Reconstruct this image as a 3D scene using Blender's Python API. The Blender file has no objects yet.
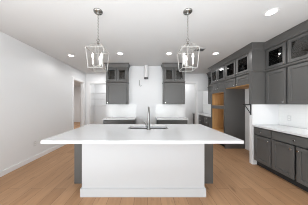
import bpy, bmesh, math
from mathutils import Vector, Matrix
PI = math.pi
S = bpy.context.scene
C = S.collection

# ------------------------------------------------------------ camera, world, lights, exposure
cam = bpy.data.cameras.new('camera')
cam.sensor_width = 36.0
cam.lens = 36.0 * 126.0 / 308.0
cam.shift_x = 6.5 / 308.0
cam.shift_y = 1.6 / 308.0
cam.clip_start = 0.02
camo = bpy.data.objects.new('camera', cam)
C.objects.link(camo)
camo.location = (0, 0, 1.38)
camo.rotation_euler = (PI / 2, 0, 0)
S.camera = camo

w = bpy.data.worlds.new('daylight')
S.world = w
w.use_nodes = True
w.node_tree.nodes['Background'].inputs[0].default_value = (0.93, 0.97, 1.0, 1)
w.node_tree.nodes['Background'].inputs[1].default_value = 2.6

S.view_settings.view_transform = 'Standard'
S.view_settings.look = 'None'
S.view_settings.gamma = 1.0
S.view_settings.use_curve_mapping = False
S.cycles.filter_width = 1.0
S.view_settings.exposure = 0.92


def area(name, loc, rot, sx, sy, energy, color=(1, 1, 1)):
    l = bpy.data.lights.new(name, 'AREA')
    l.shape = 'RECTANGLE'
    l.size = sx
    l.size_y = sy
    l.energy = energy
    l.color = color
    o = bpy.data.objects.new(name, l)
    o.location = loc
    o.rotation_euler = rot
    C.objects.link(o)
    return o


# added fill light at the unseen rear opening behind the camera
area('fill_rear', (0.1, -6.75, 1.3), (PI / 2 + 0.3, 0, 0), 4.6, 2.2, 12, (0.90, 0.96, 1.0))
# fill light added out of view at the left wall to brighten the room
area('fill_left', (-2.7, -0.8, 1.15), (PI / 2, 0, -PI / 2), 2.6, 1.7, 38, (0.88, 0.95, 1.0))
# added upward fill that lights the ceiling like a bounced flash
area('fill_bounce', (0.2, -0.6, 1.05), (PI - 0.27, -0.12, 0), 3.4, 1.8, 72, (0.86, 0.94, 1.0))


def spot(name, loc, energy, angle=165, color=(1.0, 0.985, 0.975)):
    l = bpy.data.lights.new(name, 'SPOT')
    l.energy = energy
    l.spot_size = math.radians(angle)
    l.spot_blend = 0.5
    l.shadow_soft_size = 0.06
    l.color = color
    o = bpy.data.objects.new(name, l)
    o.location = loc
    C.objects.link(o)
    return o


CEIL = 2.76


# ------------------------------------------------------------ materials
def mat(name, col, rough=0.5, metal=0.0, spec=0.5, noise=0.0, nscale=8.0, bump=0.0, bscale=60.0, coat=0.0):
    m = bpy.data.materials.new(name)
    m.use_nodes = True
    nt = m.node_tree
    b = nt.nodes['Principled BSDF']
    b.inputs['Base Color'].default_value = (*col, 1)
    b.inputs['Roughness'].default_value = rough
    b.inputs['Metallic'].default_value = metal
    b.inputs['Specular IOR Level'].default_value = spec
    b.inputs['Coat Weight'].default_value = coat
    tc = nt.nodes.new('ShaderNodeTexCoord')
    if noise > 0:
        n = nt.nodes.new('ShaderNodeTexNoise')
        n.inputs['Scale'].default_value = nscale
        n.inputs['Detail'].default_value = 4
        nt.links.new(tc.outputs['Object'], n.inputs['Vector'])
        mx = nt.nodes.new('ShaderNodeMix')
        mx.data_type = 'RGBA'
        mx.inputs[6].default_value = (*[c * (1 - noise) for c in col], 1)
        mx.inputs[7].default_value = (*[min(1, c * (1 + noise)) for c in col], 1)
        nt.links.new(n.outputs['Fac'], mx.inputs[0])
        nt.links.new(mx.outputs[2], b.inputs['Base Color'])
    if bump > 0:
        n2 = nt.nodes.new('ShaderNodeTexNoise')
        n2.inputs['Scale'].default_value = bscale
        nt.links.new(tc.outputs['Object'], n2.inputs['Vector'])
        bp = nt.nodes.new('ShaderNodeBump')
        bp.inputs['Strength'].default_value = bump
        bp.inputs['Distance'].default_value = 0.002
        nt.links.new(n2.outputs['Fac'], bp.inputs['Height'])
        nt.links.new(bp.outputs['Normal'], b.inputs['Normal'])
    return m


def emit(name, col, strength):
    m = bpy.data.materials.new(name)
    m.use_nodes = True
    b = m.node_tree.nodes['Principled BSDF']
    b.inputs['Base Color'].default_value = (0.9, 0.9, 0.9, 1)
    b.inputs['Emission Color'].default_value = (*col, 1)
    b.inputs['Emission Strength'].default_value = strength
    return m


def wood(name, c1, c2, axis=2, scale=1.0, rough=0.5):
    m = bpy.data.materials.new(name)
    m.use_nodes = True
    nt = m.node_tree
    b = nt.nodes['Principled BSDF']
    b.inputs['Roughness'].default_value = rough
    tc = nt.nodes.new('ShaderNodeTexCoord')
    mp = nt.nodes.new('ShaderNodeMapping')
    sc = [14 * scale] * 3
    sc[axis] = 1.2 * scale
    mp.inputs['Scale'].default_value = sc
    n = nt.nodes.new('ShaderNodeTexNoise')
    n.inputs['Scale'].default_value = 2.0
    n.inputs['Detail'].default_value = 5
    n.inputs['Distortion'].default_value = 0.6
    r = nt.nodes.new('ShaderNodeValToRGB')
    r.color_ramp.elements[0].position = 0.3
    r.color_ramp.elements[0].color = (*c1, 1)
    r.color_ramp.elements[1].position = 0.7
    r.color_ramp.elements[1].color = (*c2, 1)
    nt.links.new(tc.outputs['Object'], mp.inputs['Vector'])
    nt.links.new(mp.outputs['Vector'], n.inputs['Vector'])
    nt.links.new(n.outputs['Fac'], r.inputs['Fac'])
    nt.links.new(r.outputs['Color'], b.inputs['Base Color'])
    return m


def plank_floor():
    m = bpy.data.materials.new('oak_planks')
    m.use_nodes = True
    nt = m.node_tree
    b = nt.nodes['Principled BSDF']
    b.inputs['Roughness'].default_value = 0.5
    b.inputs['Specular IOR Level'].default_value = 0.35
    tc = nt.nodes.new('ShaderNodeTexCoord')
    mp = nt.nodes.new('ShaderNodeMapping')
    mp.inputs['Rotation'].default_value = (0, 0, PI / 2)
    nt.links.new(tc.outputs['Object'], mp.inputs['Vector'])
    br = nt.nodes.new('ShaderNodeTexBrick')
    br.offset = 0.37
    br.inputs['Scale'].default_value = 1.0
    br.inputs['Brick Width'].default_value = 1.5
    br.inputs['Row Height'].default_value = 0.19
    br.inputs['Mortar Size'].default_value = 0.0018
    br.inputs['Mortar Smooth'].default_value = 0.1
    br.inputs['Color1'].default_value = (0.0, 0.0, 0.0, 1)
    br.inputs['Color2'].default_value = (1, 1, 1, 1)
    br.inputs['Mortar'].default_value = (0.5, 0.5, 0.5, 1)
    nt.links.new(mp.outputs['Vector'], br.inputs['Vector'])
    pl = nt.nodes.new('ShaderNodeValToRGB')
    e = pl.color_ramp.elements
    e[0].position = 0.0
    e[0].color = FLOOR_A
    e[1].position = 1.0
    e[1].color = FLOOR_B
    nt.links.new(br.outputs['Color'], pl.inputs['Fac'])
    mp2 = nt.nodes.new('ShaderNodeMapping')
    mp2.inputs['Scale'].default_value = (9, 0.8, 1)
    nt.links.new(tc.outputs['Object'], mp2.inputs['Vector'])
    n = nt.nodes.new('ShaderNodeTexNoise')
    n.inputs['Scale'].default_value = 1.6
    n.inputs['Detail'].default_value = 6
    n.inputs['Distortion'].default_value = 0.8
    nt.links.new(mp2.outputs['Vector'], n.inputs['Vector'])
    gr = nt.nodes.new('ShaderNodeValToRGB')
    gr.color_ramp.elements[0].position = 0.3
    gr.color_ramp.elements[0].color = (0.86, 0.85, 0.84, 1)
    gr.color_ramp.elements[1].position = 0.7
    gr.color_ramp.elements[1].color = (1.06, 1.06, 1.06, 1)
    nt.links.new(n.outputs['Fac'], gr.inputs['Fac'])
    mx = nt.nodes.new('ShaderNodeMix')
    mx.data_type = 'RGBA'
    mx.blend_type = 'MULTIPLY'
    mx.inputs[0].default_value = 1.0
    nt.links.new(pl.outputs['Color'], mx.inputs[6])
    nt.links.new(gr.outputs['Color'], mx.inputs[7])
    mx2 = nt.nodes.new('ShaderNodeMix')
    mx2.data_type = 'RGBA'
    nt.links.new(br.outputs['Fac'], mx2.inputs[0])
    nt.links.new(mx.outputs[2], mx2.inputs[6])
    mx2.inputs[7].default_value = (0.10, 0.06, 0.035, 1)
    mp3 = nt.nodes.new('ShaderNodeMapping')
    mp3.inputs['Scale'].default_value = (7, 1.8, 1)
    nt.links.new(tc.outputs['Object'], mp3.inputs['Vector'])
    n3 = nt.nodes.new('ShaderNodeTexNoise')
    n3.inputs['Scale'].default_value = 1.7
    n3.inputs['Detail'].default_value = 3
    nt.links.new(mp3.outputs['Vector'], n3.inputs['Vector'])
    kr = nt.nodes.new('ShaderNodeValToRGB')
    kr.color_ramp.elements[0].position = 0.62
    kr.color_ramp.elements[0].color = (0, 0, 0, 1)
    kr.color_ramp.elements[1].position = 0.74
    kr.color_ramp.elements[1].color = (0.55, 0.55, 0.55, 1)
    nt.links.new(n3.outputs['Fac'], kr.inputs['Fac'])
    mx3 = nt.nodes.new('ShaderNodeMix')
    mx3.data_type = 'RGBA'
    nt.links.new(kr.outputs['Color'], mx3.inputs[0])
    nt.links.new(mx2.outputs[2], mx3.inputs[6])
    mx3.inputs[7].default_value = (0.17, 0.09, 0.045, 1)
    nt.links.new(mx3.outputs[2], b.inputs['Base Color'])
    return m


def tile(name):
    m = bpy.data.materials.new(name)
    m.use_nodes = True
    nt = m.node_tree
    b = nt.nodes['Principled BSDF']
    b.inputs['Roughness'].default_value = 0.22
    tc = nt.nodes.new('ShaderNodeTexCoord')
    sx = nt.nodes.new('ShaderNodeSeparateXYZ')
    nt.links.new(tc.outputs['Object'], sx.inputs[0])
    ad = nt.nodes.new('ShaderNodeMath')
    ad.operation = 'ADD'
    nt.links.new(sx.outputs[0], ad.inputs[0])
    nt.links.new(sx.outputs[1], ad.inputs[1])
    cx = nt.nodes.new('ShaderNodeCombineXYZ')
    nt.links.new(ad.outputs[0], cx.inputs[0])
    nt.links.new(sx.outputs[2], cx.inputs[1])
    br = nt.nodes.new('ShaderNodeTexBrick')
    br.inputs['Scale'].default_value = 1.0
    br.inputs['Brick Width'].default_value = 0.30
    br.inputs['Row Height'].default_value = 0.10
    br.inputs['Mortar Size'].default_value = 0.0012
    br.inputs['Color1'].default_value = (0.84, 0.84, 0.83, 1)
    br.inputs['Color2'].default_value = (0.86, 0.86, 0.85, 1)
    br.inputs['Mortar'].default_value = (0.78, 0.78, 0.77, 1)
    nt.links.new(cx.outputs[0], br.inputs['Vector'])
    nt.links.new(br.outputs['Color'], b.inputs['Base Color'])
    return m


def glass(name):
    m = bpy.data.materials.new(name)
    m.use_nodes = True
    nt = m.node_tree
    nt.nodes.remove(nt.nodes['Principled BSDF'])
    out = nt.nodes['Material Output']
    tr = nt.nodes.new('ShaderNodeBsdfTransparent')
    tr.inputs[0].default_value = (0.86, 0.87, 0.87, 1)
    gl = nt.nodes.new('ShaderNodeBsdfGlossy')
    gl.inputs['Roughness'].default_value = 0.03
    fr = nt.nodes.new('ShaderNodeFresnel')
    fr.inputs['IOR'].default_value = 1.45
    mx = nt.nodes.new('ShaderNodeMixShader')
    nt.links.new(fr.outputs[0], mx.inputs[0])
    nt.links.new(tr.outputs[0], mx.inputs[1])
    nt.links.new(gl.outputs[0], mx.inputs[2])
    nt.links.new(mx.outputs[0], out.inputs['Surface'])
    return m


FLOOR_A = (0.385, 0.215, 0.112, 1)
FLOOR_B = (0.475, 0.282, 0.156, 1)
M_WALL = mat('wall_paint', (0.80, 0.805, 0.81), 0.85, spec=0.2, bump=0.12, bscale=140)
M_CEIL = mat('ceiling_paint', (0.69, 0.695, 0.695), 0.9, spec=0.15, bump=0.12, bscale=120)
M_TRIM = mat('white_trim', (0.86, 0.86, 0.86), 0.45)
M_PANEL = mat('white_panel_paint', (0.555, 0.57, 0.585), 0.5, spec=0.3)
M_FLOOR = plank_floor()
M_TILE = tile('white_tile')
M_QUARTZ = mat('white_quartz', (0.655, 0.655, 0.66), 0.2, noise=0.015, nscale=5)
M_CAB = mat('charcoal_paint', (0.103, 0.101, 0.097), 0.34, noise=0.05, nscale=3)
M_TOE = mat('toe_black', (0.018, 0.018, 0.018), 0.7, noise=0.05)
M_INT = wood('walnut_interior', (0.060, 0.045, 0.036), (0.092, 0.070, 0.056), 2)
M_PLY = wood('raw_birch_ply', (0.56, 0.30, 0.11), (0.70, 0.43, 0.19), 2, 0.7, 0.6)
M_NICKEL = mat('brushed_nickel', (0.36, 0.355, 0.335), 0.25, metal=1.0, noise=0.05, nscale=30)
M_LANT = mat('pale_silver_leaf', (0.40, 0.395, 0.375), 0.38, metal=0.55, noise=0.06, nscale=25)
M_FAUCET = mat('dark_satin_nickel', (0.19, 0.188, 0.18), 0.3, metal=1.0, noise=0.04, nscale=30)
M_CHROME = mat('chrome', (0.66, 0.66, 0.66), 0.12, metal=1.0, noise=0.02)
M_STEEL = mat('stainless', (0.17, 0.17, 0.17), 0.35, metal=0.9, noise=0.05, nscale=40)
M_BLACK = mat('black_metal', (0.012, 0.012, 0.012), 0.45, noise=0.05)
M_GLASS = glass('cabinet_glass')
M_PLASTIC = mat('white_plastic', (0.82, 0.82, 0.80), 0.35, noise=0.01)
M_OUTLET = mat('outlet_plastic', (0.66, 0.66, 0.66), 0.35, noise=0.01)
M_CANDLE = mat('candle_sleeve', (0.86, 0.85, 0.80), 0.5, noise=0.01)
M_DUCT = mat('white_duct', (0.84, 0.84, 0.84), 0.35, noise=0.01)
M_DARK = mat('duct_dark', (0.10, 0.10, 0.10), 0.6, noise=0.05)
M_VENT = mat('vent_grey', (0.30, 0.30, 0.30), 0.5, noise=0.05)
M_BULB = emit('bulb_glow', (1.0, 0.96, 0.9), 2.2)
M_CAN = emit('downlight_glow', (1.0, 0.98, 0.95), 9.0)


# ------------------------------------------------------------ helpers
class B:
    def __init__(self):
        self.bm = bmesh.new()

    def box(self, x0, x1, y0, y1, z0, z1):
        g = bmesh.ops.create_cube(self.bm, size=1.0)
        for v in g['verts']:
            v.co = Vector(((x0 + x1) / 2 + v.co.x * (x1 - x0), (y0 + y1) / 2 + v.co.y * (y1 - y0),
                           (z0 + z1) / 2 + v.co.z * (z1 - z0)))
        return self

    def cyl(self, p0, p1, r0, r1=None, seg=20):
        r1 = r0 if r1 is None else r1
        p0, p1 = Vector(p0), Vector(p1)
        d = p1 - p0
        q = Vector((0, 0, 1)).rotation_difference(d.normalized())
        mt = Matrix.Translation((p0 + p1) / 2) @ q.to_matrix().to_4x4()
        bmesh.ops.create_cone(self.bm, cap_ends=True, segments=seg, radius1=r0, radius2=r1, depth=d.length, matrix=mt)
        return self

    def bar(self, p0, p1, t):
        p0, p1 = Vector(p0), Vector(p1)
        d = p1 - p0
        q = Vector((0, 0, 1)).rotation_difference(d.normalized())
        mt = Matrix.Translation((p0 + p1) / 2) @ q.to_matrix().to_4x4() @ Matrix.Diagonal((t, t, d.length, 1))
        bmesh.ops.create_cube(self.bm, size=1.0, matrix=mt)
        return self

    def lathe(self, prof, loc=(0, 0, 0), seg=28, closed=True):
        rings = []
        for r, z in prof:
            rings.append([self.bm.verts.new((loc[0] + r * math.cos(2 * PI * k / seg), loc[1] + r * math.sin(2 * PI * k / seg),
                                             loc[2] + z)) for k in range(seg)])
        for a, b in zip(rings, rings[1:]):
            for k in range(seg):
                self.bm.faces.new((a[k], a[(k + 1) % seg], b[(k + 1) % seg], b[k]))
        if closed:
            self.bm.faces.new(list(reversed(rings[0])))
            self.bm.faces.new(rings[-1])
        return self

    def tube(self, pts, r, seg=12, r_end=None):
        pts = [Vector(p) for p in pts]
        rings = []
        n = len(pts)
        up = None
        for i, p in enumerate(pts):
            t = (pts[min(i + 1, n - 1)] - pts[max(i - 1, 0)]).normalized()
            if up is None:
                up = t.orthogonal().normalized()
            up = (up - t * up.dot(t)).normalized()
            s = t.cross(up)
            rr = r if r_end is None else r + (r_end - r) * i / (n - 1)
            rings.append([self.bm.verts.new(p + (up * math.cos(2 * PI * k / seg) + s * math.sin(2 * PI * k / seg)) * rr)
                          for k in range(seg)])
        for a, b in zip(rings, rings[1:]):
            for k in range(seg):
                self.bm.faces.new((a[k], a[(k + 1) % seg], b[(k + 1) % seg], b[k]))
        self.bm.faces.new(list(reversed(rings[0])))
        self.bm.faces.new(rings[-1])
        return self

    def torus(self, mt, R, r, sx=1.0, sy=1.0, seg=14, ring=6):
        vs = []
        for i in range(seg):
            a = 2 * PI * i / seg
            row = []
            for j in range(ring):
                b = 2 * PI * j / ring
                row.append(self.bm.verts.new(mt @ Vector(((R + r * math.cos(b)) * math.cos(a) * sx,
                                                           (R + r * math.cos(b)) * math.sin(a) * sy, r * math.sin(b)))))
            vs.append(row)
        for i in range(seg):
            for j in range(ring):
                self.bm.faces.new((vs[i][j], vs[(i + 1) % seg][j], vs[(i + 1) % seg][(j + 1) % ring], vs[i][(j + 1) % ring]))
        return self

    def sweep(self, prof, path_fn):
        """prof: list of (out, z); path_fn(out) -> list of (x, y). Closed loop of the profile lofted along the path."""
        cols = []
        for o, z in prof:
            cols.append([self.bm.verts.new((x, y, z)) for x, y in path_fn(o)])
        n, k = len(prof), len(cols[0])
        for i in range(n):
            a, b = cols[i], cols[(i + 1) % n]
            for j in range(k - 1):
                self.bm.faces.new((a[j], a[j + 1], b[j + 1], b[j]))
        self.bm.faces.new([c[0] for c in cols])
        self.bm.faces.new([c[-1] for c in reversed(cols)])
        return self

    def done(self, name, m, parent=None, bevel=0.0, smooth=False, label=None):
        bmesh.ops.recalc_face_normals(self.bm, faces=self.bm.faces)
        me = bpy.data.meshes.new(name)
        self.bm.to_mesh(me)
        self.bm.free()
        me.materials.append(m)
        o = bpy.data.objects.new(name, me)
        C.objects.link(o)
        if parent is not None:
            o.parent = parent
        if smooth:
            for p in me.polygons:
                p.use_smooth = True
            es = o.modifiers.new('edges', 'EDGE_SPLIT')
            es.split_angle = math.radians(40)
        if bevel > 0:
            bv = o.modifiers.new('bevel', 'BEVEL')
            bv.width = bevel
            bv.segments = 2
            bv.limit_method = 'ANGLE'
        if label:
            o['label'] = label
        return o


def thing(name, label, cat, loc=(0, 0, 0), rz=0.0, group=None):
    o = bpy.data.objects.new(name, None)
    C.objects.link(o)
    o.location = loc
    o.rotation_euler = (0, 0, rz)
    o['label'] = label
    o['category'] = cat
    if group:
        o['group'] = group
    return o


def tag(o, label, cat, group=None):
    o['label'] = label
    o['category'] = cat
    if group:
        o['group'] = group
    return o


def struct(o):
    o['kind'] = 'structure'
    return o


def dup(root, loc, label, group=None):
    r = root.copy()
    C.objects.link(r)
    r.location = loc
    r['label'] = label
    if group:
        r['group'] = group
    for ch in list(root.children):
        c = ch.copy()
        C.objects.link(c)
        c.parent = r
        for g in list(ch.children):
            d = g.copy()
            C.objects.link(d)
            d.parent = c
    return r


# ------------------------------------------------------------ the setting
XL, XR = -2.79, 3.02
struct(B().box(-6.2, 3.2, -7.0, 9.8, -0.1, 0.0).done('floor', M_FLOOR))
struct(B().box(-6.2, 3.2, -7.0, 9.8, CEIL, CEIL + 0.1).done('ceiling', M_CEIL))
DY0, DY1, DH = 4.76, 5.50, 2.31
wl = B()
wl.box(XL - 0.12, XL, -6.9, -2.1, 0, CEIL).box(XL - 0.12, XL, 0.5, DY0, 0, CEIL)
wl.box(XL - 0.12, XL, -2.1, 0.5, 0, 0.3).box(XL - 0.12, XL, -2.1, 0.5, 2.0, CEIL)  # unseen opening added beside the left fill light
wl.box(XL - 0.12, XL, DY0, DY1, DH, CEIL)
wl.box(XL - 0.12, XL, DY1, 5.70, 0, CEIL)
struct(wl.done('wall_left', M_WALL))
struct(B().box(XR, XR + 0.12, -6.9, 6.87, 0, CEIL).done('wall_right', M_WALL))
# wall behind the camera; its wide unglazed opening is added to admit fill light
wr = B()
wr.box(-2.91, -2.3, -7.0, -6.88, 0, CEIL).box(2.5, 3.14, -7.0, -6.88, 0, CEIL).box(-2.3, 2.5, -7.0, -6.88, 2.45, CEIL)
struct(wr.done('wall_rear', M_WALL))
# the kitchen wall behind the range
KY = 4.58
struct(B().box(-1.52, 1.38, KY, KY + 0.12, 0, CEIL).done('wall_back', M_WALL))
# the cross wall behind it with two openings
HY = 5.70
wc = B()
wc.box(-2.95, -2.62, HY, HY + 0.12, 0, CEIL).box(-2.62, -1.72, HY, HY + 0.12, DH, CEIL)
wc.box(-1.72, 1.40, HY, HY + 0.12, 0, CEIL).box(1.40, 2.19, HY, HY + 0.12, DH, CEIL)
wc.box(2.19, 2.31, HY, HY + 0.12, 0, CEIL).box(2.31, XR, HY, HY + 0.12, 1.98, CEIL)
struct(wc.done('wall_hall', M_WALL))
wp = B()
wp.box(-3.05, -0.9, 7.0, 7.1, 0, CEIL).box(-3.05, -2.95, HY, 7.0, 0, CEIL).box(-1.0, -0.9, HY + 0.12, 7.0, 0, CEIL)
struct(wp.done('wall_pantry', M_WALL))
ws = B()
ws.box(1.0, 3.14, 6.87, 6.97, 0, CEIL).box(1.0, 1.1, HY + 0.12, 6.87, 0, CEIL)
struct(ws.done('wall_scullery', M_WALL))
wd = B()
wd.box(-6.2, -2.91, 9.7, 9.8, 0, CEIL).box(-6.2, -6.1, 3.0, 9.7, 0, CEIL).box(-6.1, -2.91, 3.0, 3.1, 0, CEIL).box(-3.05, -2.95, 7.1, 9.7, 0, CEIL)
struct(wd.done('wall_bedroom', M_WALL))
# stub wall at the end of the right-hand counter
struct(B().box(2.40, XR, 2.885, 2.965, 0, 1.372).done('wall_stub', M_WALL))


def base_prof(h=0.10, t=0.014):
    return h, t


h, t = base_prof()
struct(B().box(XL, XL + t, -6.88, DY0 - 0.09, 0, h).done('baseboard_left', M_TRIM, bevel=0.004))
struct(B().box(XR - t, XR, 2.965, 3.88, 0, h).done('baseboard_right', M_TRIM, bevel=0.004))
# casing around the opening in the left wall (with jamb lining)
cs = B()
cs.box(XL, XL + 0.018, DY0 - 0.09, DY0, 0, DH + 0.09).box(XL, XL + 0.018, DY1, DY1 + 0.09, 0, DH + 0.09)
cs.box(XL, XL + 0.018, DY0, DY1, DH, DH + 0.09)
cs.box(XL - 0.12, XL, DY0, DY0 + 0.012, 0, DH).box(XL - 0.12, XL, DY1 - 0.012, DY1, 0, DH).box(XL - 0.12, XL, DY0, DY1, DH - 0.012, DH)
struct(cs.done('trim_1', M_TRIM, bevel=0.003))
cs = B()
for x0, x1 in ((-2.62, -1.72), (1.40, 2.19)):
    cs.box(x0 - 0.09, x0, HY - 0.018, HY, 0, DH + 0.09).box(x0, x1, HY - 0.018, HY, DH, DH + 0.09)
    cs.box(x1, x1 + 0.09, HY - 0.018, HY, 0, DH + 0.09)
    cs.box(x0, x0 + 0.012, HY, HY + 0.12, 0, DH).box(x1 - 0.012, x1, HY, HY + 0.12, 0, DH).box(x0, x1, HY, HY + 0.12, DH - 0.012, DH)
struct(cs.done('trim_2', M_TRIM, bevel=0.003))
# tiled backsplashes
bs = B()
bs.box(-1.41, -0.41, KY - 0.01, KY, 0.916, 1.372)
struct(bs.done('trim_3', M_TILE))
struct(B().box(0.30, 1.27, KY - 0.01, KY, 0.916, 1.372).done('trim_4', M_TILE))
struct(B().box(XR - 0.01, XR, 1.53, 2.884, 0.916, 1.372).done('trim_5', M_TILE))
struct(B().box(XR - 0.01, XR, 4.79, 6.86, 0.916, 1.372).done('trim_6', M_TILE))


# ------------------------------------------------------------ cabinet pieces (front faces local -Y, x to the viewer's right)
def shaker(x0, x1, z0, z1, parent, name='door', knob=None, y=0.0, rail=0.062, pull_x=None):
    b = B()
    T = 0.02
    b.box(x0, x0 + rail, y, y + T, z0, z1).box(x1 - rail, x1, y, y + T, z0, z1)
    b.box(x0 + rail, x1 - rail, y, y + T, z0, z0 + rail).box(x0 + rail, x1 - rail, y, y + T, z1 - rail, z1)
    b.box(x0 + rail, x1 - rail, y + 0.013, y + T, z0 + rail, z1 - rail)
    d = b.done(name, M_CAB, parent, bevel=0.003)
    if knob:
        mk_knob(knob[0], knob[1], y, d)
    return d


def slab_front(x0, x1, z0, z1, parent, name='drawer', knob=True):
    b = B()
    b.box(x0, x1, 0.0, 0.02, z0, z1)
    d = b.done(name, M_CAB, parent, bevel=0.0025)
    if knob:
        mk_knob((x0 + x1) / 2, (z0 + z1) / 2, 0.0, d)
    return d


def mk_knob(x, z, y, parent):
    b = B()
    b.cyl((x, y, z), (x, y - 0.016, z), 0.006, 0.006, 12)
    b.cyl((x, y - 0.014, z), (x, y - 0.02, z), 0.010, 0.0165, 16)
    b.cyl((x, y - 0.02, z), (x, y - 0.028, z), 0.0165, 0.013, 16)
    return b.done('knob', M_CHROME, parent, smooth=True, label='polished chrome knob')


def glass_door(x0, x1, z0, z1, parent, knob=None, rail=0.055):
    b = B()
    T = 0.02
    b.box(x0, x0 + rail, 0, T, z0, z1).box(x1 - rail, x1, 0, T, z0, z1)
    b.box(x0 + rail, x1 - rail, 0, T, z0, z0 + rail).box(x0 + rail, x1 - rail, 0, T, z1 - rail, z1)
    d = b.done('glass_door', M_CAB, parent, bevel=0.0018)
    B().box(x0 + rail, x1 - rail, 0.009, 0.013, z0 + rail, z1 - rail).done('pane', M_GLASS, d, label='clear glass pane')
    if knob:
        mk_knob(knob[0], knob[1], 0.0, d)
    return d


ZM = 2.13      # height of the moulding between the lower doors and the glass doors
ZC = CEIL - 0.004


def crown(W, parent, left, right, pr=0.082):
    """left/right: length of the return along the side, or None."""
    prof = [(-0.02, ZC), (-0.02, ZC - 0.15), (0.010, ZC - 0.15), (0.010, ZC - 0.128), (0.003, ZC - 0.125), (0.012, ZC - 0.100),
            (pr - 0.022, ZC - 0.036), (pr - 0.006, ZC - 0.028), (pr - 0.006, ZC - 0.016), (pr, ZC - 0.014), (pr, ZC)]

    def path(o):
        p = []
        if left is not None:
            p.append((-o, left))
            p.append((-o, -o))
        else:
            p.append((0, -o))
        if right is not None:
            p.append((W + o, -o))
            p.append((W + o, right))
        else:
            p.append((W, -o))
        return p
    return B().sweep(prof, path).done('crown_moulding', M_CAB, parent)


def mid_rail(W, parent, left, right):
    prof = [(-0.015, ZM + 0.022), (-0.015, ZM - 0.022), (0.004, ZM - 0.022), (0.016, ZM - 0.008), (0.016, ZM + 0.012), (0.006, ZM + 0.022)]

    def path(o):
        p = []
        if left is not None:
            p += [(-o, left), (-o, -o)]
        else:
            p.append((0, -o))
        if right is not None:
            p += [(W + o, -o), (W + o, right)]
        else:
            p.append((W, -o))
        return p
    return B().sweep(prof, path).done('rail_moulding', M_CAB, parent)


def glass_cavity(W, D, parent, n):
    """hollow upper box behind the glass doors"""
    z0, z1 = ZM + 0.0, ZC - 0.02
    b = B()
    b.box(0, 0.02, 0.055, D, z0, z1).box(W - 0.02, W, 0.055, D, z0, z1)
    b.box(0.02, W - 0.02, 0.055, D, z0, z0 + 0.02).box(0, W, 0.021, D, z1 - 0.148, z1)
    b.box(0, 0.004, 0.012, 0.055, z0, z1 - 0.148).box(W - 0.004, W, 0.012, 0.055, z0, z1 - 0.148)
    b.box(W / 2 - 0.02, W / 2 + 0.02, 0.04, 0.055, z0 + 0.02, z1 - 0.15) if n == 2 else None
    b.done('upper_box', M_CAB, parent)
    i = B()
    i.box(0.021, W - 0.021, D - 0.012, D - 0.002, z0 + 0.021, z1 - 0.151)
    i.box(0.021, 0.026, 0.041, D - 0.013, z0 + 0.021, z1 - 0.151).box(W - 0.026, W - 0.021, 0.041, D - 0.013, z0 + 0.021, z1 - 0.151)
    i.box(0.027, W - 0.027, 0.041, D - 0.013, z0 + 0.021, z0 + 0.026)
    i.done('interior', M_INT, parent, label='dark brown cabinet interior')


def upper(name, label, W, D, loc, rz, zb, n_low, n_glass, left, right, group=None, knob_side='r', wood_bottom=False, carcass=True):
    t = thing(name, label, 'cabinet', (loc[0], loc[1], 0), rz, group)
    z0 = zb + (0.012 if wood_bottom else 0)
    B().box(0, W, 0.08, D, z0, ZM).box(0, 0.004, 0.012, 0.08, z0, ZM).box(W - 0.004, W, 0.012, 0.08, z0, ZM).done('carcass', M_CAB, t)
    if wood_bottom:
        B().box(0.0, W, 0.03, D, zb - 0.004, zb + 0.012).done('bottom_panel', M_PLY, t, label='unpainted plywood underside')
    glass_cavity(W, D, t, n_glass)
    g = 0.019
    for k in range(n_low):
        a, c = W * k / n_low + g, W * (k + 1) / n_low - g
        if n_low == 1:
            kx = c - 0.035 if knob_side == 'r' else a + 0.035
        else:
            kx = c - 0.035 if k % 2 == 0 else a + 0.035
        shaker(a, c, zb + 0.010, ZM - 0.034, t, knob=(kx, zb + 0.05))
    for k in range(n_glass):
        a, c = W * k / n_glass + g, W * (k + 1) / n_glass - g
        if n_glass == 1:
            kx = c - 0.028 if knob_side == 'r' else a + 0.028
        else:
            kx = c - 0.028 if k % 2 == 0 else a + 0.028
        glass_door(a, c, ZM + 0.034, ZC - 0.160, t, knob=(kx, ZM + 0.06))
    crown(W, t, left, right, 0.060 if D < 0.33 else 0.082)
    mid_rail(W, t, left, right)
    return t


def base(name, label, W, D, loc, rz, n_door, n_drawer=1, group=None, knob_side='r', ztop=0.874):
    t = thing(name, label, 'cabinet', (loc[0], loc[1], 0), rz, group)
    B().box(0, W, 0.08, D, 0.11, ztop).box(0, 0.004, 0.012, 0.08, 0.11, ztop).box(W - 0.004, W, 0.012, 0.08, 0.11, ztop).done('carcass', M_CAB, t)
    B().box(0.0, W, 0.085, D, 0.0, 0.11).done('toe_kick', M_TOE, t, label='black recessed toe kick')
    g = 0.017
    for k in range(n_drawer):
        slab_front(W * k / n_drawer + g, W * (k + 1) / n_drawer - g, ztop - 0.165, ztop - 0.022, t)
    for k in range(n_door):
        a, c = W * k / n_door + g, W * (k + 1) / n_door - g
        if n_door == 1:
            kx = c - 0.035 if knob_side == 'r' else a + 0.035
        else:
            kx = c - 0.035 if k % 2 == 0 else a + 0.035
        shaker(a, c, 0.122, ztop - 0.190, t, knob=(kx, ztop - 0.25))
    return t


def slab(name, x0, x1, y0, y1, label, z0=0.874, z1=0.914):
    o = B().box(x0, x1, y0, y1, z0 + 0.0005, z1).done(name, M_QUARTZ, bevel=0.004)
    return tag(o, label, 'countertop')


# ------------------------------------------------------------ island
IX0, IX1, IY0, IY1 = -1.365, 1.230, 1.609, 2.923
isl = thing('kitchen_island', 'long kitchen island with white front panel and charcoal cabinet ends', 'island', (-0.065, 2.2, 0))
bx = B()
bx.box(-1.205, 1.205, 0.0, 0.68, 0.11, 0.874).box(-1.205, 1.205, 0.0, 0.60, 0.0, 0.11)
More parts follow.
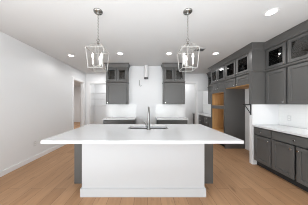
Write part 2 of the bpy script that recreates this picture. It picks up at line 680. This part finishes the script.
# opening for the sink bowls is left in the solid: built as boards below
bx.bm.free()
body = B()
body.box(-1.205, 1.205, -0.015, 0.02, 0.0, 0.874)
body.box(-1.205, -1.17, 0.02, 0.68, 0.0, 0.874).box(1.17, 1.205, 0.02, 0.68, 0.0, 0.874)
body.box(-1.17, 1.17, 0.66, 0.68, 0.11, 0.874).box(-1.17, 1.17, 0.02, 0.66, 0.09, 0.11).box(-1.17, 1.17, 0.59, 0.60, 0.0, 0.09)
body.done('cabinet_body', M_CAB, isl, bevel=0.003)
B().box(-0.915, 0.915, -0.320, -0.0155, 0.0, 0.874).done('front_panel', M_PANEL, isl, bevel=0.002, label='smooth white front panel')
bb = B()
bb.box(-0.935, 0.935, -0.337, -0.3205, 0.0, 0.125).box(-0.935, -0.9155, -0.3205, -0.0155, 0.0, 0.125).box(0.9155, 0.935, -0.3205, -0.0155, 0.0, 0.125)
bb.done('skirting', M_PANEL, isl, bevel=0.004, label='white skirting board')
for k in range(4):
    x0 = -1.165 + k * 0.5825
    sh = B()
    sh.box(x0 + 0.004, x0 + 0.578, 0.6805, 0.70, 0.12, 0.865)
    sh.done('door', M_CAB, isl, bevel=0.003)

# worktop with the sink cut out
SX0, SX1, SY0, SY1 = -0.372, 0.398, 2.375, 2.675
ct = B()
zb_, zt_ = 0.8745, 0.914
ct.box(IX0, SX0, IY0, IY1, zb_, zt_).box(SX1, IX1, IY0, IY1, zb_, zt_)
ct.box(SX0, SX1, IY0, SY0, zb_, zt_).box(SX0, SX1, SY1, IY1, zb_, zt_)
bmesh.ops.remove_doubles(ct.bm, verts=ct.bm.verts, dist=1e-5)
tag(ct.done('island_countertop', M_QUARTZ), 'large white quartz worktop lying on the kitchen island', 'countertop')

sk = thing('kitchen_sink', 'double bowl stainless sink set into the island worktop', 'sink', ((SX0 + SX1) / 2, (SY0 + SY1) / 2, 0.68))


def bowl(x0, x1):
    b = B()
    y0, y1, zt = -(SY1 - SY0) / 2, (SY1 - SY0) / 2, 0.193
    tt = 0.012
    b.box(x0, x1, y0, y1, 0, tt)
    b.box(x0, x0 + tt, y0, y1, tt, zt).box(x1 - tt, x1, y0, y1, tt, zt)
    b.box(x0 + tt, x1 - tt, y0, y0 + tt, tt, zt).box(x0 + tt, x1 - tt, y1 - tt, y1, tt, zt)
    o = b.done('bowl', M_STEEL, sk)
    B().cyl(((x0 + x1) / 2, 0, tt), ((x0 + x1) / 2, 0, tt + 0.004), 0.045).done('drain', M_CHROME, o, smooth=True)


hw = (SX1 - SX0) / 2
bowl(-hw + 0.001, -0.008)
bowl(0.008, hw - 0.001)

fx, fy = 0.022, 2.315
fa = thing('kitchen_faucet', 'tall satin grey gooseneck faucet standing on the island worktop', 'faucet', (fx, fy, 0.9145))
B().lathe([(0.036, 0), (0.036, 0.006), (0.030, 0.012), (0.027, 0.02), (0.027, 0.115), (0.019, 0.13)]).done('base', M_FAUCET, fa, smooth=True)
pts = [(0, 0, 0.12), (0, 0, 0.30)]
for k in range(1, 15):
    a = PI * k / 14
    pts.append((0, 0.085 - 0.085 * math.cos(a), 0.30 + 0.10 * math.sin(a)))
pts.append((0, 0.17, 0.26))
B().tube(pts, 0.0175, 14).done('spout', M_FAUCET, fa, smooth=True)
B().cyl((0, 0.17, 0.26), (0, 0.17, 0.17), 0.0155, 0.019).done('spray_head', M_FAUCET, fa, smooth=True)
B().cyl((-0.02, 0, 0.07), (-0.058, 0, 0.07), 0.019, 0.017).cyl((-0.050, 0, 0.07), (-0.082, -0.006, 0.135), 0.010, 0.008).done('handle', M_FAUCET, fa, smooth=True)

# ------------------------------------------------------------ back wall cabinets
UW = 0.712
UL, UR = -1.396, 0.548
upper('wall_cabinet', 'grey glass-topped wall cabinet left of the white duct on the back wall', UW, 0.325, (UL, KY - 0.3265), 0, 1.375, 1, 2, 0.325, 0.325,
      'glass-topped cabinets on the back wall', 'l')
upper('wall_cabinet', 'grey glass-topped wall cabinet right of the white duct on the back wall', UW, 0.325, (UR, KY - 0.3265), 0, 1.375, 1, 2, 0.325, 0.325,
      'glass-topped cabinets on the back wall', 'l')
BD = 0.59
base('base_cabinet', 'charcoal base cabinet left of the empty range gap', 0.997, BD, (-1.404, KY - BD - 0.001), 0, 2, 1, 'base cabinets on the back wall')
base('base_cabinet', 'charcoal base cabinet right of the empty range gap', 0.968, BD, (0.30, KY - BD - 0.001), 0, 2, 1, 'base cabinets on the back wall')
slab('countertop', -1.435, -0.402, KY - BD - 0.027, KY - 0.0105, 'white worktop left of the empty range gap')
slab('countertop', 0.295, 1.295, KY - BD - 0.027, KY - 0.0105, 'white worktop right of the empty range gap')

# ------------------------------------------------------------ right-hand run
RZ = -PI / 2
XB = 2.42
base('base_cabinet', 'narrow charcoal base cabinet next to the white stub wall', 0.415, 0.599, (XB, 2.884), RZ, 1, 1, 'base cabinets in the right foreground')
base('base_cabinet', 'wide two-door charcoal base cabinet at the right foreground', 0.80, 0.599, (XB, 2.466), RZ, 2, 1, 'base cabinets in the right foreground')
slab('countertop', 2.395, XR - 0.0105, 1.655, 2.8835, 'white worktop in the right foreground under the near wall cabinets')
XU = 2.686
upper('wall_cabinet', 'single-door charcoal wall cabinet beside the tall grey end panel', 0.447, 0.333, (XU, 2.882), RZ, 1.375, 1, 1, None, None,
      'glass-topped cabinets above the right worktop', 'r')
upper('wall_cabinet', 'charcoal wall cabinet cut off by the right picture edge', 0.90, 0.333, (XU, 2.434), RZ, 1.375, 2, 2, None, 0.333,
      'glass-topped cabinets above the right worktop')

XF = 2.40
fr = upper('fridge_cabinet', 'charcoal bridge cabinet above the empty fridge alcove', 0.935, 0.619, (XF, 3.901), RZ, 1.85, 2, 2, None, None, wood_bottom=True)
for o in list(fr.children):
    if o.name.startswith('crown') or o.name.startswith('rail'):
        bpy.data.objects.remove(o)
# end panel of the alcove, on top of the stub wall
B().box(0.936, 1.016, -0.012, 0.619, 1.3735, ZC - 0.01).done('end_panel', M_CAB, fr, bevel=0.003)
crown(1.016, fr, None, 0.203)
mid_rail(1.016, fr, None, 0.268)

# oven tower with raw openings
OW = 0.878
ov = thing('oven_cabinet', 'tall charcoal oven tower with two empty raw wood openings', 'cabinet', (XF, 4.780, 0), RZ)
c = B()
D_ = 0.619
c.box(0, 0.022, 0.021, D_, 0, ZM).box(OW - 0.022, OW, 0.0, D_, 0, ZM)
c.box(0.022, OW - 0.022, D_ - 0.02, D_, 0.11, ZM)
for z0, z1 in ((1.765, ZM), (1.225, 1.335), (0.10, 0.45)):
    c.box(0.022, OW - 0.022, 0.021, D_ - 0.02, z0, z1)
c.box(0.0, 0.075, 0.002, 0.021, 0.11, 1.846).box(OW - 0.075, OW - 0.022, 0.002, 0.021, 0.11, 1.846)
for z0, z1 in ((1.765, 1.846), (1.225, 1.335), (0.39, 0.45)):
    c.box(0.075, OW - 0.075, 0.002, 0.021, z0, z1)
c.done('carcass', M_CAB, ov, bevel=0.0015)
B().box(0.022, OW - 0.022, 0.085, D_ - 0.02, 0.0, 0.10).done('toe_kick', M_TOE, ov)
for z0, z1 in ((1.336, 1.764), (0.451, 1.224)):
    n = B()
    x0, x1 = 0.0225, OW - 0.0225
    n.box(x0, x1, D_ - 0.035, D_ - 0.021, z0, z1).box(x0, x1, 0.0215, D_ - 0.035, z0, z0 + 0.012).box(x0, x1, 0.0215, D_ - 0.035, z1 - 0.012, z1)
    n.box(x0, x0 + 0.012, 0.0215, D_ - 0.035, z0 + 0.012, z1 - 0.012).box(x1 - 0.012, x1, 0.0215, D_ - 0.035, z0 + 0.012, z1 - 0.012)
    n.done('niche_lining', M_PLY, ov, label='raw orange plywood lining')
slab_front(0.006, OW - 0.026, 0.118, 0.385, ov)
glass_cavity(OW, D_, ov, 2)
for k in range(2):
    a, e = OW * k / 2 + 0.019, OW * (k + 1) / 2 - 0.019 - 0.012 * k
    kx = e - 0.035 if k == 0 else a + 0.035
    shaker(a, e, 1.852, ZM - 0.034, ov, knob=(kx, 1.90))
    glass_door(a, e, ZM + 0.034, ZC - 0.160, ov, knob=(kx, ZM + 0.06))
crown(OW, ov, 0.30, None)
mid_rail(OW, ov, 0.30, None)

# beyond the oven tower
base('base_cabinet', 'dark base cabinet directly beyond the oven tower', 0.655, 0.599, (XB, 5.438), RZ, 2, 1, 'base cabinets in the far scullery')
base('base_cabinet', 'dark base cabinet at the white post beyond the oven tower', 0.655, 0.599, (XB, 6.095), RZ, 2, 1, 'base cabinets in the far scullery')
base('base_cabinet', 'dark base cabinet seen through the far right doorway', 0.64, 0.599, (XB, 6.737), RZ, 2, 1, 'base cabinets in the far scullery')
slab('countertop', 2.395, XR - 0.0105, 4.782, 6.745, 'white worktop beyond the oven tower by the far doorway')
upper('wall_cabinet', 'dark wall cabinet half hidden beyond the oven tower', 0.85, 0.325, (2.694, 5.634), RZ, 1.375, 2, 2, None, None)

# black bracket on the stub wall
bk = thing('wall_bracket', 'small black metal bracket on the end of the white stub wall', 'bracket', (2.399, 2.925, 1.37))
B().box(-0.006, 0, -0.018, 0.018, -0.24, 0.012).done('back_plate', M_BLACK, bk, bevel=0.001)
B().box(-0.18, -0.006, -0.014, 0.014, -0.012, 0.012).done('arm', M_BLACK, bk, bevel=0.002)
B().bar((-0.14, 0, -0.012), (-0.008, 0, -0.21), 0.013).done('brace', M_BLACK, bk)

# ------------------------------------------------------------ duct and wire on the back wall
du = thing('range_duct', 'white vent duct stub hanging from the ceiling at the back wall', 'duct', (-0.05, KY - 0.085, 2.28))
B().lathe([(0.068, 0.03), (0.070, 0.05), (0.070, CEIL - 2.28 - 0.004)]).done('pipe', M_DUCT, du, smooth=True)
B().lathe([(0.074, 0.0), (0.074, 0.048)], seg=28).done('collar', M_DARK, du, smooth=True, label='dark open end collar')
wpts = [(0, 0, 0), (0, -0.012, -0.01), (0.002, -0.018, -0.05), (0, -0.018, -0.13), (0.01, -0.025, -0.19), (0.035, -0.03, -0.225), (0.06, -0.03, -0.22), (0.075, -0.03, -0.19)]
wv = B().tube(wpts, 0.008, 8).done('loose_cable', M_VENT, smooth=True)
wv.location = (-0.295, KY - 0.0005, 2.25)
tag(wv, 'loose grey cable dangling from the wall below the white duct', 'cable')


# ------------------------------------------------------------ outlets
def outlet(loc, rz, label):
    t = thing('wall_outlet', label, 'outlet', loc, rz, 'white wall outlets')
    B().box(-0.036, 0.036, -0.006, 0, -0.058, 0.058).done('cover_plate', M_OUTLET, t, bevel=0.002)
    for z in (-0.025, 0.025):
        B().box(-0.017, 0.017, -0.009, -0.0062, z - 0.015, z + 0.015).done('socket', M_PLASTIC, t, bevel=0.001)
    return t


outlet((XL + 0.0005, 3.12, 0.40), PI / 2, 'pale outlet low on the long left wall')
outlet((XR - 0.0105, 2.67, 1.08), -PI / 2, 'white outlet on the tiled backsplash at right')

# ------------------------------------------------------------ pantry shelves seen through the left opening
for z, lb in ((1.97, 'white wire pantry shelf, the highest of three'), (1.66, 'white wire pantry shelf, the middle one'), (1.30, 'white wire pantry shelf, the lowest one')):
    s = B()
    for k in range(22):
        x = -2.93 + 0.088 * k
        s.bar((x, 6.62, 0), (x, 6.995, 0), 0.006)
    for y in (6.62, 6.80, 6.99):
        s.bar((-2.945, y, -0.004), (-1.005, y, -0.004), 0.009)
    s.bar((-2.945, 6.62, -0.03), (-1.005, 6.62, -0.03), 0.009)
    o = s.done('wire_shelf', M_OUTLET)
    o.location = (0, 0, z)
    tag(o, lb, 'shelf', 'wire shelves in the pantry')


# ------------------------------------------------------------ pendants
def pendant(x, y, label):
    t = thing('pendant_light', label, 'pendant light', (x, y, CEIL), 0, 'silver lantern pendants over the island')
    B().lathe([(0.066, -0.001), (0.066, -0.012), (0.056, -0.024), (0.016, -0.032), (0.010, -0.045)]).done('canopy', M_NICKEL, t, smooth=True)
    ch = B()
    zt, zb = -0.04, 2.34 - CEIL
    n = 17
    p = (zt - zb) / n
    for k in range(n):
        z = zt - p * (k + 0.5)
        mt = Matrix.Translation((0, 0, z)) @ Matrix.Rotation(PI / 2 * (k % 2) + 0.5, 4, 'Z') @ Matrix.Rotation(PI / 2, 4, 'X')
        ch.torus(mt, 0.0105, 0.0028, 0.75, 1.45, 12, 5)
    ch.done('chain', M_NICKEL, t, smooth=True)
    lp = B()
    lp.torus(Matrix.Translation((0, 0, 2.325 - CEIL)) @ Matrix.Rotation(PI / 2, 4, 'X'), 0.021, 0.005)
    lp.cyl((0, 0, 2.308 - CEIL), (0, 0, 2.272 - CEIL), 0.010, 0.018)
    lp.done('hanging_loop', M_NICKEL, t, smooth=True)
    f = B()
    ZT, ZB, a, b_ = 2.175 - CEIL, 1.895 - CEIL, 0.124, 0.102
    cn = [(-1, -1), (1, -1), (1, 1), (-1, 1)]
    th = 0.0085
    for i in range(4):
        p, q = cn[i], cn[(i + 1) % 4]
        f.bar((p[0] * a, p[1] * a, ZT), (q[0] * a, q[1] * a, ZT), th)
        f.bar((p[0] * b_, p[1] * b_, ZB), (q[0] * b_, q[1] * b_, ZB), th)
        f.bar((p[0] * a, p[1] * a, ZT), (p[0] * b_, p[1] * b_, ZB), th)
    f.done('frame', M_LANT, t)
    r = B()
    for p in cn:
        r.bar((p[0] * a, p[1] * a, ZT), (p[0] * 0.012, p[1] * 0.012, 2.288 - CEIL), 0.0075)
    r.done('roof_arms', M_LANT, t)
    st = B()
    st.cyl((0, 0, 2.255 - CEIL), (0, 0, 1.945 - CEIL), 0.006, 0.006, 10)
    st.lathe([(0.004, 1.925 - CEIL), (0.018, 1.935 - CEIL), (0.018, 1.948 - CEIL), (0.006, 1.96 - CEIL)], seg=16)
    st.done('stem', M_LANT, t, smooth=True)
    for k in range(3):
        an = PI / 2 + 2 * PI * k / 3
        cx, cy = 0.074 * math.cos(an), 0.074 * math.sin(an)
        ar = B()
        ar.tube([(cx * s_, cy * s_, 1.945 - CEIL - 0.015 * math.sin(PI * s_)) for s_ in [i / 8 for i in range(9)]], 0.004, 8)
        ar.lathe([(0.006, 0), (0.017, 0.008), (0.017, 0.012)], (cx, cy, 1.942 - CEIL), 14)
        arm = ar.done('candle_arm', M_LANT, t, smooth=True)
        B().cyl((cx, cy, 1.955 - CEIL), (cx, cy, 2.045 - CEIL), 0.0105, 0.0105, 14).done('candle_sleeve', M_CANDLE, arm, smooth=True)
        B().lathe([(0.007, 0), (0.0155, 0.022), (0.0165, 0.032), (0.011, 0.055), (0.003, 0.078)], (cx, cy, 2.046 - CEIL), 14).done('bulb', M_BULB, arm, smooth=True)
    return t


pend = pendant(-0.733, 1.870, 'silver open lantern pendant over the left half of the island')
for px in (-0.733, 0.597):
    pl = bpy.data.lights.new('pendant_bulbs', 'POINT')
    pl.energy = 0.25
    pl.shadow_soft_size = 0.07
    pl.color = (1.0, 0.96, 0.90)
    plo = bpy.data.objects.new('pendant_bulbs', pl)
    plo.location = (px, 1.87, 2.13)
    C.objects.link(plo)
dup(pend, (0.597, 1.870, CEIL), 'silver open lantern pendant over the right half of the island')


# ------------------------------------------------------------ recessed downlights and the ceiling vent
def downlight(x, y, label, energy):
    t = thing('recessed_light', label, 'ceiling light', (x, y, CEIL), 0, 'recessed ceiling lights')
    B().lathe([(0.062, -0.001), (0.085, -0.001), (0.085, -0.005), (0.064, -0.009), (0.062, -0.004)], closed=False).done('trim_ring', M_TRIM, t, smooth=True)
    B().cyl((0, 0, -0.0005), (0, 0, -0.004), 0.062, 0.062, 28).done('lens', M_CAN, t, label='glowing round lens')
    spot('downlight', (x, y, CEIL - 0.02), energy)
    return t


E = 14
for x, y, lb in ((-2.17, 3.58, 'round recessed ceiling light near the left wall'),
                 (-0.747, 3.43, 'round recessed ceiling light behind the left pendant'),
                 (0.586, 3.43, 'round recessed ceiling light behind the right pendant'),
                 (1.857, 3.43, 'round recessed ceiling light by the oven tower crown'),
                 (1.855, 1.885, 'large round recessed ceiling light nearest the camera at upper right')):
    downlight(x, y, lb, E * (0.45 if x < -2 else 0.55 if x < 1 else 1))
vt = thing('ceiling_vent', 'small grey ceiling vent beside the right pendant', 'vent', (1.32, 3.20, CEIL))
vf = B()
vf.box(-0.12, 0.12, -0.075, -0.06, -0.008, -0.0005).box(-0.12, 0.12, 0.06, 0.075, -0.008, -0.0005)
vf.box(-0.12, -0.105, -0.06, 0.06, -0.008, -0.0005).box(0.105, 0.12, -0.06, 0.06, -0.008, -0.0005)
vf.done('frame', M_VENT, vt)
vs = B()
for k in range(6):
    y = -0.05 + 0.02 * k
    vs.box(-0.104, 0.104, y - 0.006, y + 0.006, -0.006, -0.0015)
vs.done('louvres', M_DARK, vt)

# under-cabinet light strips (their glow is on the splashbacks)
area('under_cabinet_glow', (UL + UW / 2, KY - 0.14, 1.368), (0, 0, 0), UW - 0.1, 0.03, 0.09)
area('under_cabinet_glow', (UR + UW / 2, KY - 0.14, 1.368), (0, 0, 0), UW - 0.1, 0.03, 0.09)
area('under_cabinet_glow', (2.94, 1.9, 1.368), (0, 0, PI / 2), 0.6, 0.03, 1.4)
area('under_cabinet_glow', (2.87, 5.2, 1.368), (0, 0, PI / 2), 0.75, 0.03, 0.3)
# added fill lights that brighten the rooms beyond; no fixtures modelled
area('pantry_fill', (-2.0, 6.4, CEIL - 0.03), (0, 0, 0), 0.3, 0.3, 7)
area('scullery_fill', (2.0, 6.25, CEIL - 0.03), (0, 0, 0), 0.3, 0.3, 5.5)
area('hall_fill', (-2.0, 5.0, CEIL - 0.03), (0, 0, 0), 0.3, 0.3, 6)
area('hall_fill', (1.9, 4.9, CEIL - 0.03), (0, 0, 0), 0.3, 0.3, 3)
area('bedroom_fill', (-4.5, 7.0, CEIL - 0.03), (0, 0, 0), 0.4, 0.4, 28)
